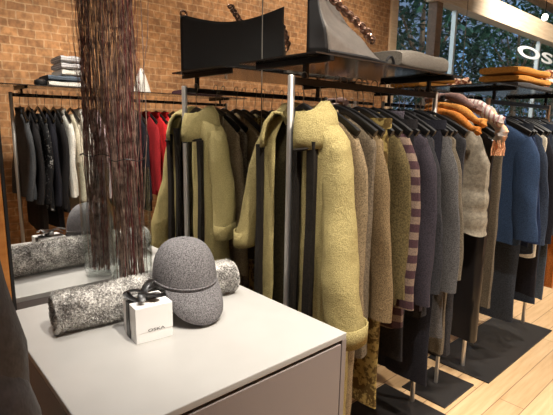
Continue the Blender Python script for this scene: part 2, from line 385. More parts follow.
def garment(kind, name, label, cat, x, yc, rail, W, hem, mat, group, nice, T=.021, sl=None, flare=1.05, collar='none', zs=None, yaw=0, wr=.006, trim=None, tagside=0, slr=(.056, .050), fwd=.03, buttons=None, quilt=False, vest=False, open_=None, hang=True, slant=0, hW=None, drop=.075):
    GID[0] += 1; sd = GID[0]*17
    zs = zs if zs is not None else rail-.195
    t = thing(name, label, cat, (x, yc, hem), group)
    if sl and name != 'blue_coat': W -= .018; flare += .10
    if kind == 'trousers':
        for s in (-1, 1):
            m = MB(); rings = []
            for k in range(15):
                q = k/14; z = rail-.14+(hem-(rail-.14))*q; w = (.095+.012*q)*W/.2; n = 18
                rings.append([(x+(T+.006*sin(q*5+s))*sin(2*pi*j/n)*(1+.12*sin(3*2*pi*j/n+q*4))+s*.004, yc+s*w*.92+w*cos(2*pi*j/n)*(1+.04*sin(q*11+s+j)), z) for j in range(n)])
            m.loft(rings); m.build('trouser_leg', mat, t)
        m = MB(); m.loft([[(x+(T+.006)*sin(2*pi*j/24), yc+(W*.98)*cos(2*pi*j/24), z) for j in range(24)] for z in (rail-.135, rail-.175)]); m.build('waistband', trim or mat, t)
    else:
        m = MB(); torso(m, x, yc, zs, hem, W, T, flare, seed=sd, wr=wr, slant=slant, drop=drop)
        if quilt:
            m.v = [(px+0.006*abs(sin((pz-hem)*pi/.10))*(1 if px > x else -1), py+.006*abs(sin((pz-hem)*pi/.10))*(1 if py > yc else -1), pz) if pz < zs-.05 else (px, py, pz) for px, py, pz in m.v]
        m.build('garment_body', mat, t)
        if sl:
            for s in (-1, 1):
                m = MB(); e = sl if not isinstance(sl, tuple) else sl[0 if s < 0 else 1]
                sleeve(m, x, yc, zs-.01, W, s, e, slr[0], slr[1], T*1.15, sd, fwd); m.build('sleeve', mat, t)
        if collar == 'stand':
            m = MB(); m.loft([[(x-.004+(T*.9+k*.004)*sin(2*pi*j/24), yc+(.082-k*.006)*cos(2*pi*j/24), zs+.045+k*.025) for j in range(24)] for k in range(3)], False, False)
            m.build('collar', trim or mat, t, solid=.006)
        elif collar == 'lapel':
            m = MB()
            for s in (-1, 1):
                m.add([(x-T*.95-.004, yc+s*.012, zs-.22), (x-T*.9-.010, yc+s*.085, zs-.09), (x-T*.8-.006, yc+s*.10, zs+.02), (x-T*.5, yc+s*.075, zs+.065), (x-T*.9-.004, yc+s*.03, zs-.03)], [(0, 1, 2, 3, 4)])
            m.build('lapel', trim or mat, t, solid=.006)
            m = MB(); m.loft([[(x+(T*.8+k*.008)*sin(pi*j/12+0), yc+(.08+k*.008)*cos(pi*j/12), zs+.085-k*.03) for j in range(13)] for k in range(3)], False, False, closed=False)
            m.build('collar', trim or mat, t, solid=.006)
        elif collar == 'hood':
            m = MB(); rings = []
            for k in range(8):
                q = k/7; rings.append([(x+T*.6+.012-.02*q+(.02+.05*sin(pi*min(1,q*1.0)))*sin(pi*j/12-.0)*.8, yc+(.10+.025*sin(pi*q))*cos(pi*j/12), zs+.07-.14*q+.02*sin(pi*j/12)) for j in range(13)])
            m.loft(rings, False, False, closed=False); m.build('hood', trim or mat, t, solid=.008)
        if trim is not None and collar != 'stand':
            m = MB(); 
            pts = [(x-T*1.22-.004-.004*k/8, yc+.012, zs-.05+(hem+.03-zs+.05)*k/8) for k in range(9)]
            m.tube(pts, .014, 8, True, .25, up=(0, 1, 0)); m.build('placket', trim, t)
    if tagside:
        bx('hang_tag', (x-.012-T, x-.010-T, yc+tagside*(W*.8)-.012, yc+tagside*(W*.8)+.012, zs-.16, zs-.11), M['tag'], t)
    if yaw:
        for ch in t.children: pass
        t.rotation_euler[2] = radians(yaw)
    if hang: hanger(x, yc, rail-.0, (hW or min(W, .215)), nice, 'black hangers '+group.split(' on ')[-1] if ' on ' in group else 'black hangers')
    return t

F = dict(
 khaki=fab('khaki_cotton', (164, 149, 100), .70, scale=330, bs=.85, bd=.005, fold=26), olivedk=fab('olive_lining', (66, 58, 38), .6), tape=fab('dark_tape', (34, 29, 24), .6),
 tan=fab('tan_tweed', (132, 114, 88), .5, scale=220), tan2=fab('camel_tweed', (124, 104, 76), .5, scale=240), greige=fab('greige_wool', (104, 92, 76), .55),
 jac=cloth('ochre_jacquard', srgb(84, 66, 34), srgb(156, 136, 82), 34, .44, .56, .8), olive=fab('olive_brown', (88, 76, 48), .55), black=fab('black_wool', (34, 32, 34), .6),
 navy=fab('ink_wool', (52, 47, 54), .6, scale=200), grey=fab('mid_grey_tweed', (78, 76, 76), .5, scale=220), char=fab('charcoal_wool', (46, 45, 48), .5), gb=fab('grey_brown_wool', (92, 83, 70), .55, scale=200),
 ink=fab('ink_black', (30, 30, 38), .6), quilt=fab('pale_grey_quilt', (134, 126, 112), .8, scale=60, rough=.6), leath=plain('black_glossy_leather', srgb(28, 26, 27), .28),
 blue=fab('petrol_blue_wool', (44, 62, 90), .72, scale=190), blue2=fab('deep_blue', (34, 46, 74), .7), denim=fab('denim', (56, 66, 84), .6), bluegrey=fab('blue_grey', (78, 88, 100), .6), rust=fab('rust_wool', (176, 104, 48), .6),
 cream=fab('cream_wool', (206, 198, 180), .75), slate=fab('slate_trouser', (52, 57, 66), .6), white=fab('white_cotton', (218, 216, 210), .8), pink=fab('pale_pink', (206, 182, 190), .8), red=fab('red_wool', (190, 36, 40), .7), red2=fab('dark_red_wool', (150, 34, 40), .65), red3=fab ('bright_red_cotton', (210, 44, 48), .75),
 greyjk=fab('graphite_jacket', (74, 76, 80), .6), spot=cloth('speckled_black', srgb(24, 24, 27), srgb(150, 150, 150), 46, .60, .70, .85),
 stripe=stripes('maroon_taupe_stripe', srgb(64, 38, 44), srgb(122, 102, 88), .062, .52), sage=fab('sage_green', (110, 120, 96), .7),
 puff=fab('dark_puffer_nylon', (56, 53, 56), .8, scale=60, rough=.55, spec=.4))
G1, G2, G3, G4 = 'garments on the near rack', 'garments on the far rack', 'garments on the rack by the brick wall', 'garments on the slim stand'

# --- the big olive hooded coat at the near end of the first rack
RL = 1.672-.004
def hero():
    x, yc, zs, hem = 1.175, 1.182, 1.478, .36
    t = thing('hooded_coat', 'pale olive hooded coat with dark tapes at the rack end beside the table', 'coat', (x, yc, hem), G1)
    W = .205; T = .05
    def section(z, s, off=0.0, gap=.075):
        w = W*(.97+.20*s); pts = []
        cols = 26
        # front edge (minus y side) -> side -> back -> side -> front edge
        path = []
        for k in range(7): q = k/6; path.append((-gap-(w*.86-gap)*q, -T-.012*(1-q)))
        for k in range(1, 7): a = -pi/2-pi*k/7; path.append((-w*.86-.14*w*sin(pi*k/7)*1.0, -T*cos(pi*k/7)))
        for k in range(13): q = k/12; path.append((-w*.86+2*w*.86*q, T))
        for k in range(1, 7): path.append((w*.86+.14*w*sin(pi*k/7), T*cos(pi*k/7)))
        for k in range(7): q = 1-k/6; path.append((gap+(w*.86-gap)*q, -T-.012*(1-q)))
        out = []
        for i, (u, v) in enumerate(path):
            wv = .010*s*sin(i*.9+z*6)+.006*sin(i*1.9-z*11)
            out.append((x+v*(1-off)+math.copysign(wv, v), yc+u*(1-off), z))
        return out
    m = MB(); rings = []
    for k in range(6):
        q = k/5; c = .075+(1-.075/W)*0; f = (.09+(W-.09)*q**.8)/W
        rings.append([(x+(p[0]-x)*(.7+.3*q), yc+(p[1]-yc)*f, p[2]) for p in section(zs+.055-.085*q**1.4, 0)])
    for k in range(1, 19): s = k/18; rings.append(section(zs-.03+(hem-zs+.03)*s, s))
    m.loft(rings, False, False, closed=False); m.build('coat_body', F['khaki'], t, solid=.006)
    m = MB(); torso(m, x+.012, yc, zs-.015, hem+.04, W*.86, T*.55, 1.08, seed=5, wr=.003); m.build('lining', F['olivedk'], t)
    # dark tapes
    def tape(u0, w, top, bot, fwd=.084):
        mm = MB(); mm.loft([[(x-fwd-.004*sin(z*9), yc+u0-w/2, z), (x-fwd-.004*sin(z*9), yc+u0+w/2, z), (x-fwd+.020, yc+u0+w/2, z), (x-fwd+.020, yc+u0-w/2, z)] for z in [top+(bot-top)*k/10 for k in range(11)]]); mm.build('dark_tape', F['tape'], t, smooth=False)
    tape(-.125, .034, zs-.03, hem+.02, .083); tape(.150, .026, zs-.05, hem+.02, .082)
    tape(-.052, .022, zs+.0, hem+.04, .083); 
    # sleeves: near one long and bent forward, far one shorter
    for s, pts, rr in ((-1, [(0, .158, -.010), (-.005, .172, -.05), (-.01, .186, -.13), (-.018, .206, -.26), (-.035, .228, -.38), (-.05, .250, -.48), (-.055, .272, -.58), (-.05, .288, -.68)], [.045, .058, .062, .064, .070, .072, .073, .074]),
                       (1, [(0, .165, -.010), (-.005, .185, -.05), (-.01, .208, -.13), (-.012, .238, -.24), (-.02, .264, -.34), (-.03, .280, -.43), (-.035, .285, -.47)], [.045, .058, .060, .060, .060, .058, .056])):
        # smooth the path
        fine = []; fr = []
        for i in range(len(pts)-1):
            for k in range(5):
                q = k/5; fine.append(tuple(pts[i][c]+(pts[i+1][c]-pts[i][c])*q for c in range(3))); fr.append(rr[i]+(rr[i+1]-rr[i])*q)
        fine.append(pts[-1]); fr.append(rr[-1])
        m = MB(); rings = []
        for i, (p, r) in enumerate(zip(fine, fr)):
            q = i/len(fine); ring = []
            for j in range(20):
                a = 2*pi*j/20; wv = 1+.04*sin(3*a+i*.35)+.03*sin(i*.85+1.8*sin(a+.6))+.03*sin(5*a-i*.5)
                ring.append((x+p[0]+r*.82*wv*sin(a), yc+s*p[1]+r*.9*wv*cos(a), zs+p[2]+.012*sin(a)*q))
            rings.append(ring)
        k = rings[-1]; cy = sum(p[1] for p in k)/20; cx = sum(p[0] for p in k)/20
        rings.append([(cx+(p[0]-cx)*.85, cy+(p[1]-cy)*.85, p[2]+.01) for p in k])
        m.loft(rings, True, False); sl = m.build('sleeve', F['khaki'], t)
        m = MB(); m.loft([[(cx+(p[0]-cx)*1.015, cy+(p[1]-cy)*1.015, p[2]+dz) for p in k] for dz in (.06, .03, -.004)], False, False); m.build('cuff', F['khaki'], sl, solid=.004)
        m = MB(); m.loft([[(cx+(p[0]-cx)*.82, cy+(p[1]-cy)*.82, p[2]+dz) for p in k] for dz in (.0, .06)], False, True); m.build('sleeve_lining', F['olivedk'], sl)
    # hood lying open round the neck
    m = MB(); rings = []
    prof = [(.060, .055, .025), (.082, .075, .066), (.112, .105, .066), (.143, .128, .030), (.156, .138, -.020), (.160, .136, -.058)]
    for ru, rv, dz in prof:
        ring = []
        for j in range(29):
            a = radians(-62+304*j/28)       # opening towards the camera side
            fl = 1+.05*sin(a*4)+.03*sin(a*7+1); bk = .55 if sin(a) > 0 else 1; low = .035*max(0, -sin(a))
            ring.append((x+.006+rv*sin(a)*fl*bk, yc+ru*cos(a)*fl, zs+.03+dz-low+.008*sin(3*a)))
        rings.append(ring)
    m.loft(rings, False, False, closed=False); m.build('hood', F['khaki'], t, solid=.010)
    m = MB(); m.tube([(x+.004+(.137 if sin(radians(-60+300*j/30)) < 0 else .076)*sin(radians(-60+300*j/30)), yc+.161*cos(radians(-60+300*j/30)), zs-.030-.035*max(0, -sin(radians(-60+300*j/30)))) for j in range(31)], .006, 6); m.build('hood_binding', F['tape'], t)
    hanger(x+.005, yc, RL, .135, 'pale olive hooded coat', 'black hangers on the near rack')
hero()

def T1(x): return x
near = [
 # kind, name, label, cat, x, W, hem, mat, sleeves, opts
 ('coat', 'tweed_coat', 'long tan tweed coat hanging directly behind the olive hooded coat', 'coat', 1.285, .20, .36, 'tan', .82, dict(collar='lapel', flare=1.0)),
 ('top', 'wool_tunic', 'greige wool tunic squeezed between two tan tweeds on the near rack', 'tunic', 1.345, .19, .62, 'greige', None, dict()),
 ('coat', 'tweed_jacket', 'camel tweed jacket ending above the patterned ochre trousers', 'jacket', 1.41, .215, .80, 'tan2', .80, dict(collar='lapel', flare=1.28, slant=.14)),
 ('trousers', 'patterned_trousers', 'ochre trousers with dark woven pattern under the camel jacket', 'trousers', 1.475, .17, .33, 'jac', None, dict(T=.022)),
 ('coat', 'olive_coat', 'olive brown coat next to the striped cardigan', 'coat', 1.535, .205, .78, 'olive', .86, dict(collar='lapel')),
 ('coat', 'striped_cardigan', 'maroon and taupe striped knit cardigan in the middle of the near rack', 'cardigan', 1.595, .205, .655, 'stripe', .80, dict(flare=1.0)),
 ('trousers', 'black_trousers', 'black trousers hanging just past the striped cardigan, hem mid shin', 'trousers', 1.655, .185, .48, 'black', None, dict(T=.022)),
 ('coat', 'ink_jacket', 'ink purple wool jacket beside the striped cardigan', 'jacket', 1.725, .21, .70, 'navy', .78, dict(collar='stand', T=.025)),
 ('coat', 'charcoal_jacket', 'charcoal wool jacket behind the ink purple one', 'jacket', 1.785, .20, .66, 'char', .82, dict(collar='lapel')),
 ('trousers', 'wide_trousers', 'wide black trousers reaching lowest, above the small floor plate', 'trousers', 1.84, .215, .30, 'ink', None, dict(T=.025)),
 ('coat', 'tweed_overcoat', 'mid grey tweed coat second from the far end of the near rack', 'coat', 1.905, .205, .52, 'grey', .80, dict(collar='lapel')),
 ('coat', 'long_grey_coat', 'long grey brown wool coat at the far end of the near rack', 'coat', 1.975, .205, .42, 'gb', .84, dict(collar='lapel')),
 ('top', 'charcoal_dress', 'long charcoal dress against the far post of the near rack', 'dress', 2.035, .20, .38, 'char', None, dict()),
]
for k, n, lb, cat, x, W, hem, mt, sl, o in near:
    nice = lb
    garment(k, n, lb, cat, x, RY+random.uniform(-.012, .012), RL, W, hem, F[mt], G1, lb, sl=sl, **o)
# slim stand
STY = 1.182; SR = 1.658
garment('top', 'quilted_vest', 'pale grey quilted vest with sloping shoulders on the slim stand', 'vest', 2.235, STY, SR, .225, 1.0, F['quilt'], G4, 'pale grey quilted vest', T=.05, flare=1.06, quilt=True, collar='stand', slant=.10, drop=.26, zs=1.54, hW=.16)
garment('coat', 'leather_coat', 'glossy black leather coat hanging below the quilted vest', 'coat', 2.34, STY, SR, .20, .36, F['leath'], G4, 'glossy black leather coat', T=.025, collar='lapel')
garment('coat', 'brown_coat', 'grey brown wool coat between the leather coat and the blue coat', 'coat', 2.46, STY, SR, .20, .52, F['gb'], G4, 'grey brown wool coat beside the leather one', T=.025, collar='lapel')
far = [
 ('coat', 'blue_coat', 'boxy petrol blue wool coat facing out at the end of the far rack', 'coat', 2.77, .215, .84, 'blue', (.90, .90), dict(T=.036, flare=1.06, collar='stand', slr=(.075, .066), wr=.004)),
 ('trousers', 'slate_trousers', 'slate blue trousers below the petrol blue coat', 'trousers', 2.83, .21, .33, 'slate', None, dict(T=.025)),
 ('coat', 'deep_blue_jacket', 'deep blue jacket right behind the petrol blue coat', 'jacket', 2.905, .21, .80, 'blue2', .86, dict(collar='lapel')),
 ('coat', 'denim_jacket', 'denim blue jacket third along the far rack', 'jacket', 2.99, .21, .74, 'denim', .84, dict(collar='lapel')),
 ('top', 'cream_tunic', 'cream tunic between the denim jacket and a dark coat', 'tunic', 3.07, .20, .70, 'cream', None, dict()),
 ('coat', 'ink_coat', 'ink black coat in the middle of the far rack', 'coat', 3.15, .205, .42, 'ink', .82, dict(collar='lapel')),
 ('trousers', 'denim_trousers', 'denim trousers beyond the ink black coat', 'trousers', 3.23, .20, .34, 'denim', None, dict(T=.025)),
 ('coat', 'blue_grey_coat', 'blue grey coat with knee length hem on the far rack', 'coat', 3.32, .215, .36, 'bluegrey', .84, dict(collar='lapel')),
 ('top', 'sage_top', 'sage green top next to the rust coloured coat', 'top', 3.40, .20, .8, 'sage', None, dict()),
 ('coat', 'rust_coat', 'rust orange coat near the far post of the far rack', 'coat', 3.485, .215, .40, 'rust', .82, dict(collar='lapel')),
 ('coat', 'slate_coat', 'slate coat against the far post of the far rack', 'coat', 3.575, .205, .60, 'slate', .84, dict(collar='lapel')),
]
for k, n, lb, cat, x, W, hem, mt, sl, o in far:
    garment(k, n, lb, cat, x, RY+random.uniform(-.012, .012), RL, W, hem, F[mt], G2, lb, sl=sl, **o)
# rack by the brick wall, seen in the mirror
brickside = [
 ('coat', 'graphite_jacket', 'graphite jacket at the end of the brick wall rack', 'jacket', .825, .20, .96, 'greyjk', .98, dict(collar='stand')),
 ('coat', 'black_coat', 'black coat second in from the end of the brick wall rack', 'coat', .88, .205, .72, 'black', .95, dict(collar='lapel')),
 ('coat', 'speckled_top', 'black top with white speckles on the brick wall rack', 'top', .935, .205, .86, 'spot', .95, dict()),
 ('coat', 'quilted_black_coat', 'plain black coat between the speckled top and the white knit', 'coat', .99, .21, .72, 'ink', .93, dict(collar='lapel')),
 ('coat', 'black_jacket', 'black jacket hanging next to the white shirts', 'jacket', 1.045, .205, .84, 'black', .9, dict(collar='lapel')),
 ('coat', 'white_shirt', 'white shirt beside the black jackets on the brick wall rack', 'shirt', 1.105, .20, .95, 'white', .98, dict(collar='stand')),
 ('coat', 'cream_cardigan', 'cream cardigan behind the left bundle of twigs', 'cardigan', 1.165, .20, .82, 'cream', .95, dict()),
 ('coat', 'pale_shirt', 'second white shirt further along beside the cream cardigan', 'shirt', 1.225, .20, .9, 'white', .95, dict(collar='stand')),
 ('coat', 'black_blouse', 'black blouse between the pale shirts and the pink shirt', 'blouse', 1.29, .20, .85, 'black', .92, dict()),
 ('coat', 'pink_shirt', 'pale pink shirt glimpsed between the twig bundles', 'shirt', 1.36, .20, .93, 'pink', .95, dict(collar='stand')),
 ('coat', 'grey_blouse', 'grey blouse behind the twigs on the brick wall rack', 'blouse', 1.44, .20, .88, 'grey', .92, dict()),
 ('coat', 'black_cardigan', 'black cardigan behind the tall twigs on the brick wall rack', 'cardigan', 1.53, .205, .8, 'black', .9, dict()),
 ('coat', 'dark_coat', 'dark navy coat just before the red jackets', 'coat', 1.69, .205, .78, 'ink', .9, dict(collar='lapel')),
 ('coat', 'wine_jacket', 'darker red jacket, first of the three reds', 'jacket', 1.785, .205, .90, 'red2', .97, dict(collar='stand')),
 ('coat', 'red_jacket', 'red wool jacket in the middle of the three reds', 'jacket', 1.875, .21, .88, 'red', .95, dict(collar='stand')),
 ('coat', 'scarlet_jacket', 'brightest red jacket, last of the three reds', 'jacket', 1.955, .205, .92, 'red3', .98, dict(collar='stand')),
 ('coat', 'black_tunic', 'black tunic between the brightest red jacket and a white top', 'tunic', 2.04, .20, .8, 'black', .9, dict()),
 ('coat', 'knit_top', 'white and black top past the red jackets', 'top', 2.12, .20, .95, 'white', .98, dict()),
 ('coat', 'olive_parka', 'olive parka further along the brick wall rack', 'coat', 2.20, .205, .8, 'olive', .9, dict(collar='lapel')),
]
for k, n, lb, cat, x, W, hem, mt, sl, o in brickside:
    garment(k, n, lb, cat, x, RB+random.uniform(-.012, .012), 1.696, W, hem, F[mt], G3, lb, sl=sl, **o)

# ------------------------------------------------------------------ display table and what stands on it
TX0, TX1, TY0, TY1, TZ = .238, .937, .744, 1.4916, .9326
tb = thing('display_table', 'pale grey lacquered display table with taupe sides', 'table', ((TX0+TX1)/2, (TY0+TY1)/2, 0))
bx('tabletop', (TX0, TX1, TY0, TY1, TZ-.018, TZ), M['tabletop'], tb, .0025)
bx('cabinet_core', (TX0+.02, TX1-.02, TY0+.012, TY1-.012, 0.02, TZ-.02), M['tabledark'], tb)
bx('front_panel', (TX0+.022, TX1-.022, TY0, TY0+.014, .03, TZ-.028), M['tablebody'], tb, .001)
for a in (TX0, TX1-.018): bx('side_panel', (a, a+.018, TY0, TY1, 0, TZ-.018), M['tablebody'], tb, .001)
bx('back_panel', (TX0+.02, TX1-.02, TY1-.012, TY1, 0.02, TZ-.018), M['tablebody'], tb)

# rolled fur throw
def throw():
    x0, x1, yc, R = .325, .875, 1.236, .054
    t = thing('fur_throw', 'rolled grey and white fur throw lying behind the gift box', 'throw', ((x0+x1)/2, yc, TZ))
    rnd = random.Random(3); zc = TZ+R+.002
    def rad(a, s): return R*(1+.03*sin(3*a+s*7)+.03*sin(s*17+a))
    m = MB(); n = 40; K = 40; rings = []
    for k in range(K+1):
        s = k/K; e = 1-.10*(max(0, abs(s-.5)*2-.93)/.07)**2
        rings.append([(x0+(x1-x0)*s, yc+rad(2*pi*j/n, s)*e*cos(2*pi*j/n), max(TZ+.002, zc+rad(2*pi*j/n, s)*e*sin(2*pi*j/n))) for j in range(n)])
    m.loft(rings); m.build('roll', M['fur'], t)
    for xe, sg in ((x0, -1), (x1, 1)):      # spiral of the rolled edge on the end
        m = MB(); pts = [(xe+sg*.005, yc+r*cos(a), zc+r*sin(a)) for a, r in [(k*.28, .008+.046*k/62) for k in range(63)]]
        m.tube(pts, .0065, 8); m.build('rolled_edge', M['fur'], t)
    m = MB()
    for i in range(12000):
        a = rnd.uniform(0, 2*pi); s = rnd.random(); end = i % 8 == 0
        if end:
            r = R*sqrt(rnd.random()); s = rnd.choice((0, 1)); p = (x0+(x1-x0)*s, yc+r*cos(a), zc+r*sin(a)); d = [(-1 if s == 0 else 1), rnd.uniform(-.8, .8), rnd.uniform(-.8, .8)]
        else:
            r = rad(a, s)*.98; p = (x0+(x1-x0)*s, yc+r*cos(a), zc+r*sin(a)); d = [rnd.uniform(-.9, .9), cos(a)+rnd.uniform(-.5, .5), sin(a)+rnd.uniform(-.6, .4)]
        L = rnd.uniform(.006, .013)/sqrt(sum(k*k for k in d)); w = .0011
        q = (p[0]+d[0]*L, p[1]+d[1]*L, max(TZ+.001, p[2]+d[2]*L))
        if p[2] < TZ+.002: continue
        m.add([(p[0]-w, p[1], p[2]), (p[0]+w, p[1]+w, p[2]), q], [(0, 1, 2)])
    o = m.build('fur_pile', M['hair'], t, smooth=False); o['kind'] = 'stuff'
    t.rotation_euler[2] = radians(-4)
throw()

# gift box
def giftbox():
    cx, cy, a, H = .5135, 1.0925, .0505, .098
    t = thing('gift_box', 'small white gift box tied with a black satin bow', 'box', (cx, cy, TZ))
    bx('box_base', (cx-a+.001, cx+a-.001, cy-a+.001, cy+a-.001, TZ, TZ+.03), M['white'], t, .001)
    bx('lid', (cx-a, cx+a, cy-a, cy+a, TZ+.0265, TZ+H), M['white'], t, .0015)
    z = TZ+H; rb = MB(); w = .012
    rb.box(cx-a-.002, cx-a-.0005, cy-.005, cy+.021, TZ+.001, z+.0015)
    rb.box(cx-a-.002, cx+a+.002, cy-.005, cy+.021, z, z+.0015)
    rb.box(cx+a+.0005, cx+a+.002, cy-.005, cy+.021, TZ+.001, z+.0015)
    rb.build('ribbon', M['blacksatin'], t, smooth=False)
    b = MB(); bc = (cx-.012, cy+.008, z+.010)
    for ang, L in ((radians(-52), .046), (radians(140), .042)):
        pts = []
        for k in range(13):
            q = k/12; r = L*sin(pi*q)*1.0; pts.append((bc[0]+cos(ang)*r+.012*sin(ang)*cos(pi*q), bc[1]+sin(ang)*r-.012*cos(ang)*cos(pi*q), bc[2]+.010*cos(pi*q)*.9+.006*sin(pi*q)))
        b.tube(pts, .011, 8, True, .18, up=(0, 0, 1))
    for ang, L in ((radians(15), .062), (radians(-110), .05), (radians(40), .075)):
        pts = [(bc[0]+cos(ang)*L*q, bc[1]+sin(ang)*L*q, bc[2]+.004+.016*sin(pi*q*.9)+(.012*q if L > .07 else -.006*q)) for q in [k/8 for k in range(9)]]
        b.tube(pts, .010, 8, True, .15)
    bo = b.build('bow', M['blacksatin'], t)
    k = MB(); k.lathe([(.002, bc[2]-.008), (.009, bc[2]-.004), (.010, bc[2]+.004), (.004, bc[2]+.010)], bc[0], bc[1], 14); k.build('bow_knot', M['blacksatin'], bo)
    for txt, size, dz, wd in (('OSKA', .0105, .0215, 1.7),):
        o = text_mesh('lettering', txt, size, .0002, M['ink'], 1, 0, 'CENTER'); o.parent = t
        o.location = (.004, -a-.0004, .0285); o.rotation_euler = (pi/2, 0, 0); o.scale = (wd, 1, 1)
    t.rotation_euler[2] = radians(-6)
giftbox()

# baseball cap: back of the crown leaning on the roll, brim dropping to the table
def cap():
    cx, cy = .664, 1.150; rx = .093
    t = thing('baseball_cap', 'grey melange wool baseball cap leaning on the fur throw, brim down', 'cap', (cx, cy, TZ))
    va = radians(-90); fx, fy = cos(va), sin(va); sx, sy = -fy, fx
    def P(f, s, z): return (cx+fx*f+sx*s, cy+fy*f+sy*s, TZ+z)
    rim = lambda a: .120-.014*cos(a)
    m = MB(); rings = []; n = 48
    for k in range(15):
        e = (k/14)*pi/2*.985; ring = []
        for j in range(n):
            a = 2*pi*j/n; b0 = rim(a); r = rx*(cos(e)**.74)
            sq = 1+.008*sin(6*a)*cos(e)
            ring.append(P(r*cos(a)*.98*sq-.006*sin(e), r*sin(a)*sq, b0+(.231-b0)*sin(e)**.92))
        rings.append(ring)
    low = [P(rx*.985*cos(2*pi*j/n), rx*.99*sin(2*pi*j/n), rim(2*pi*j/n)-.014) for j in range(n)]
    m.loft([low]+rings, False, True); m.build('crown', M['cap'], t, solid=.003)
    m = MB(); m.tube([P(rx*1.0*cos(2*pi*j/40), rx*1.01*sin(2*pi*j/40), rim(2*pi*j/40)-.002) for j in range(41)], .003, 6); m.build('band_seam', M['cap'], t)
    m = MB(); m.lathe([(.001, TZ+.230), (.006, TZ+.231), (.006, TZ+.234), (.001, TZ+.237)], cx-fx*.006, cy-fy*.006, 14); m.build('crown_button', M['cap'], t)
    m = MB(); rows = []
    for i in range(11):
        q = i/10; row = []
        for j in range(29):
            a = radians(-64+128*j/28); co = max(0, cos(a*90/64)); L = max(co, 0)**.32
            f = rx*.985*cos(a)+.040*q*L+.012*sin(pi*q)*L; w = rx*.995*sin(a)*(1+.04*q)
            row.append(P(f, w, max(.004, rim(a)-.012-.092*q*L*(1-.10*q))))
        rows.append(row)
    m.loft(rows, False, False, closed=False); br = m.build('brim', M['cap'], t, solid=.005)
    m = MB(); m.tube(rows[-1], .0032, 6); m.build('brim_edge', M['cap'], br)
cap()

# vase + twigs
VX, VY = .612, 1.412
vs = thing('glass_vase', 'tall clear cylinder vase of twigs at the table edge by the mirror', 'vase', (VX, VY, TZ))
m = MB(); R = .068
m.lathe([(.012, TZ), (.052, TZ), (.060, TZ+.004), (.064, TZ+.02), (R, TZ+.10), (R, TZ+.42), (R-.002, TZ+.424), (R-.004, TZ+.42), (R-.004, TZ+.10), (.060, TZ+.03), (.05, TZ+.018), (.012, TZ+.016)], VX, VY, 48, True, True)
m.build('glass_wall', M['vase'], vs)
def twigs():
    t = thing('twig_bundle', 'tall bundle of dark reddish twigs standing in the glass vase', 'dried twigs', (VX, VY, TZ+.02))
    rnd = random.Random(11)
    def one(m, i):
        a = rnd.uniform(0, 2*pi); r0 = .046*sqrt(rnd.random()); r1 = .050*sqrt(rnd.random()); b = a+rnd.uniform(-2.0, 2.0)
        top = rnd.uniform(1.0, 1.42); wild = rnd.random() < .13
        if wild: r1 *= 1.5
        c = [rnd.uniform(-.010, .010) for _ in range(4)]; ph = rnd.uniform(0, 6); N = 12; pts = []
        for k in range(N+1):
            s = k/N; f = min(1, s*2.6)
            rr = r0*(1-f)+r1*f
            if s < .3: rr = min(rr, .056)
            x = VX+cos(a+(b-a)*s)*rr+c[0]*sin(s*5+ph)+c[2]*sin(s*13+ph)*.5; y = VY+sin(a+(b-a)*s)*rr+c[1]*cos(s*6+ph)*min(1, 3*s)
            if s < .34:
                d = sqrt((x-VX)**2+(y-VY)**2)
                if d > .058: x = VX+(x-VX)*.058/d; y = VY+(y-VY)*.058/d
            y = min(y, YM-.012)
            pts.append((x, y, TZ+.022+top*s))
        w = rnd.uniform(.0009, .0019)
        m.tube(pts, [w*(1-.6*k/N) for k in range(N+1)], 5)
        for q in range(rnd.randint(2, 3)):                       # side shoots
            k = rnd.randint(4, N-2); p = pts[k]; aa = rnd.uniform(0, 2*pi); L = rnd.uniform(.10, .26)
            sp = .022 if rnd.random() < .85 else .05
            m.tube([p, (p[0]+cos(aa)*sp*.7, min(YM-.01, p[1]+sin(aa)*sp*.7), p[2]+L*.45), (p[0]+cos(aa)*sp, min(YM-.01, p[1]+sin(aa)*sp), p[2]+L)], [w*.5, w*.4, w*.2], 4)
    for i in range(92):
        m = MB(); one(m, i); m.build('twig', M['twigred'] if i % 5 == 0 else M['twig'], t)
    m = MB(); m.tube([(VX+.056*cos(2*pi*j/30), VY+.056*sin(2*pi*j/30), TZ+.452+.004*sin(j)) for j in range(31)], .0016, 6); m.build('wire_tie', M['blackmetal'], t)
twigs()

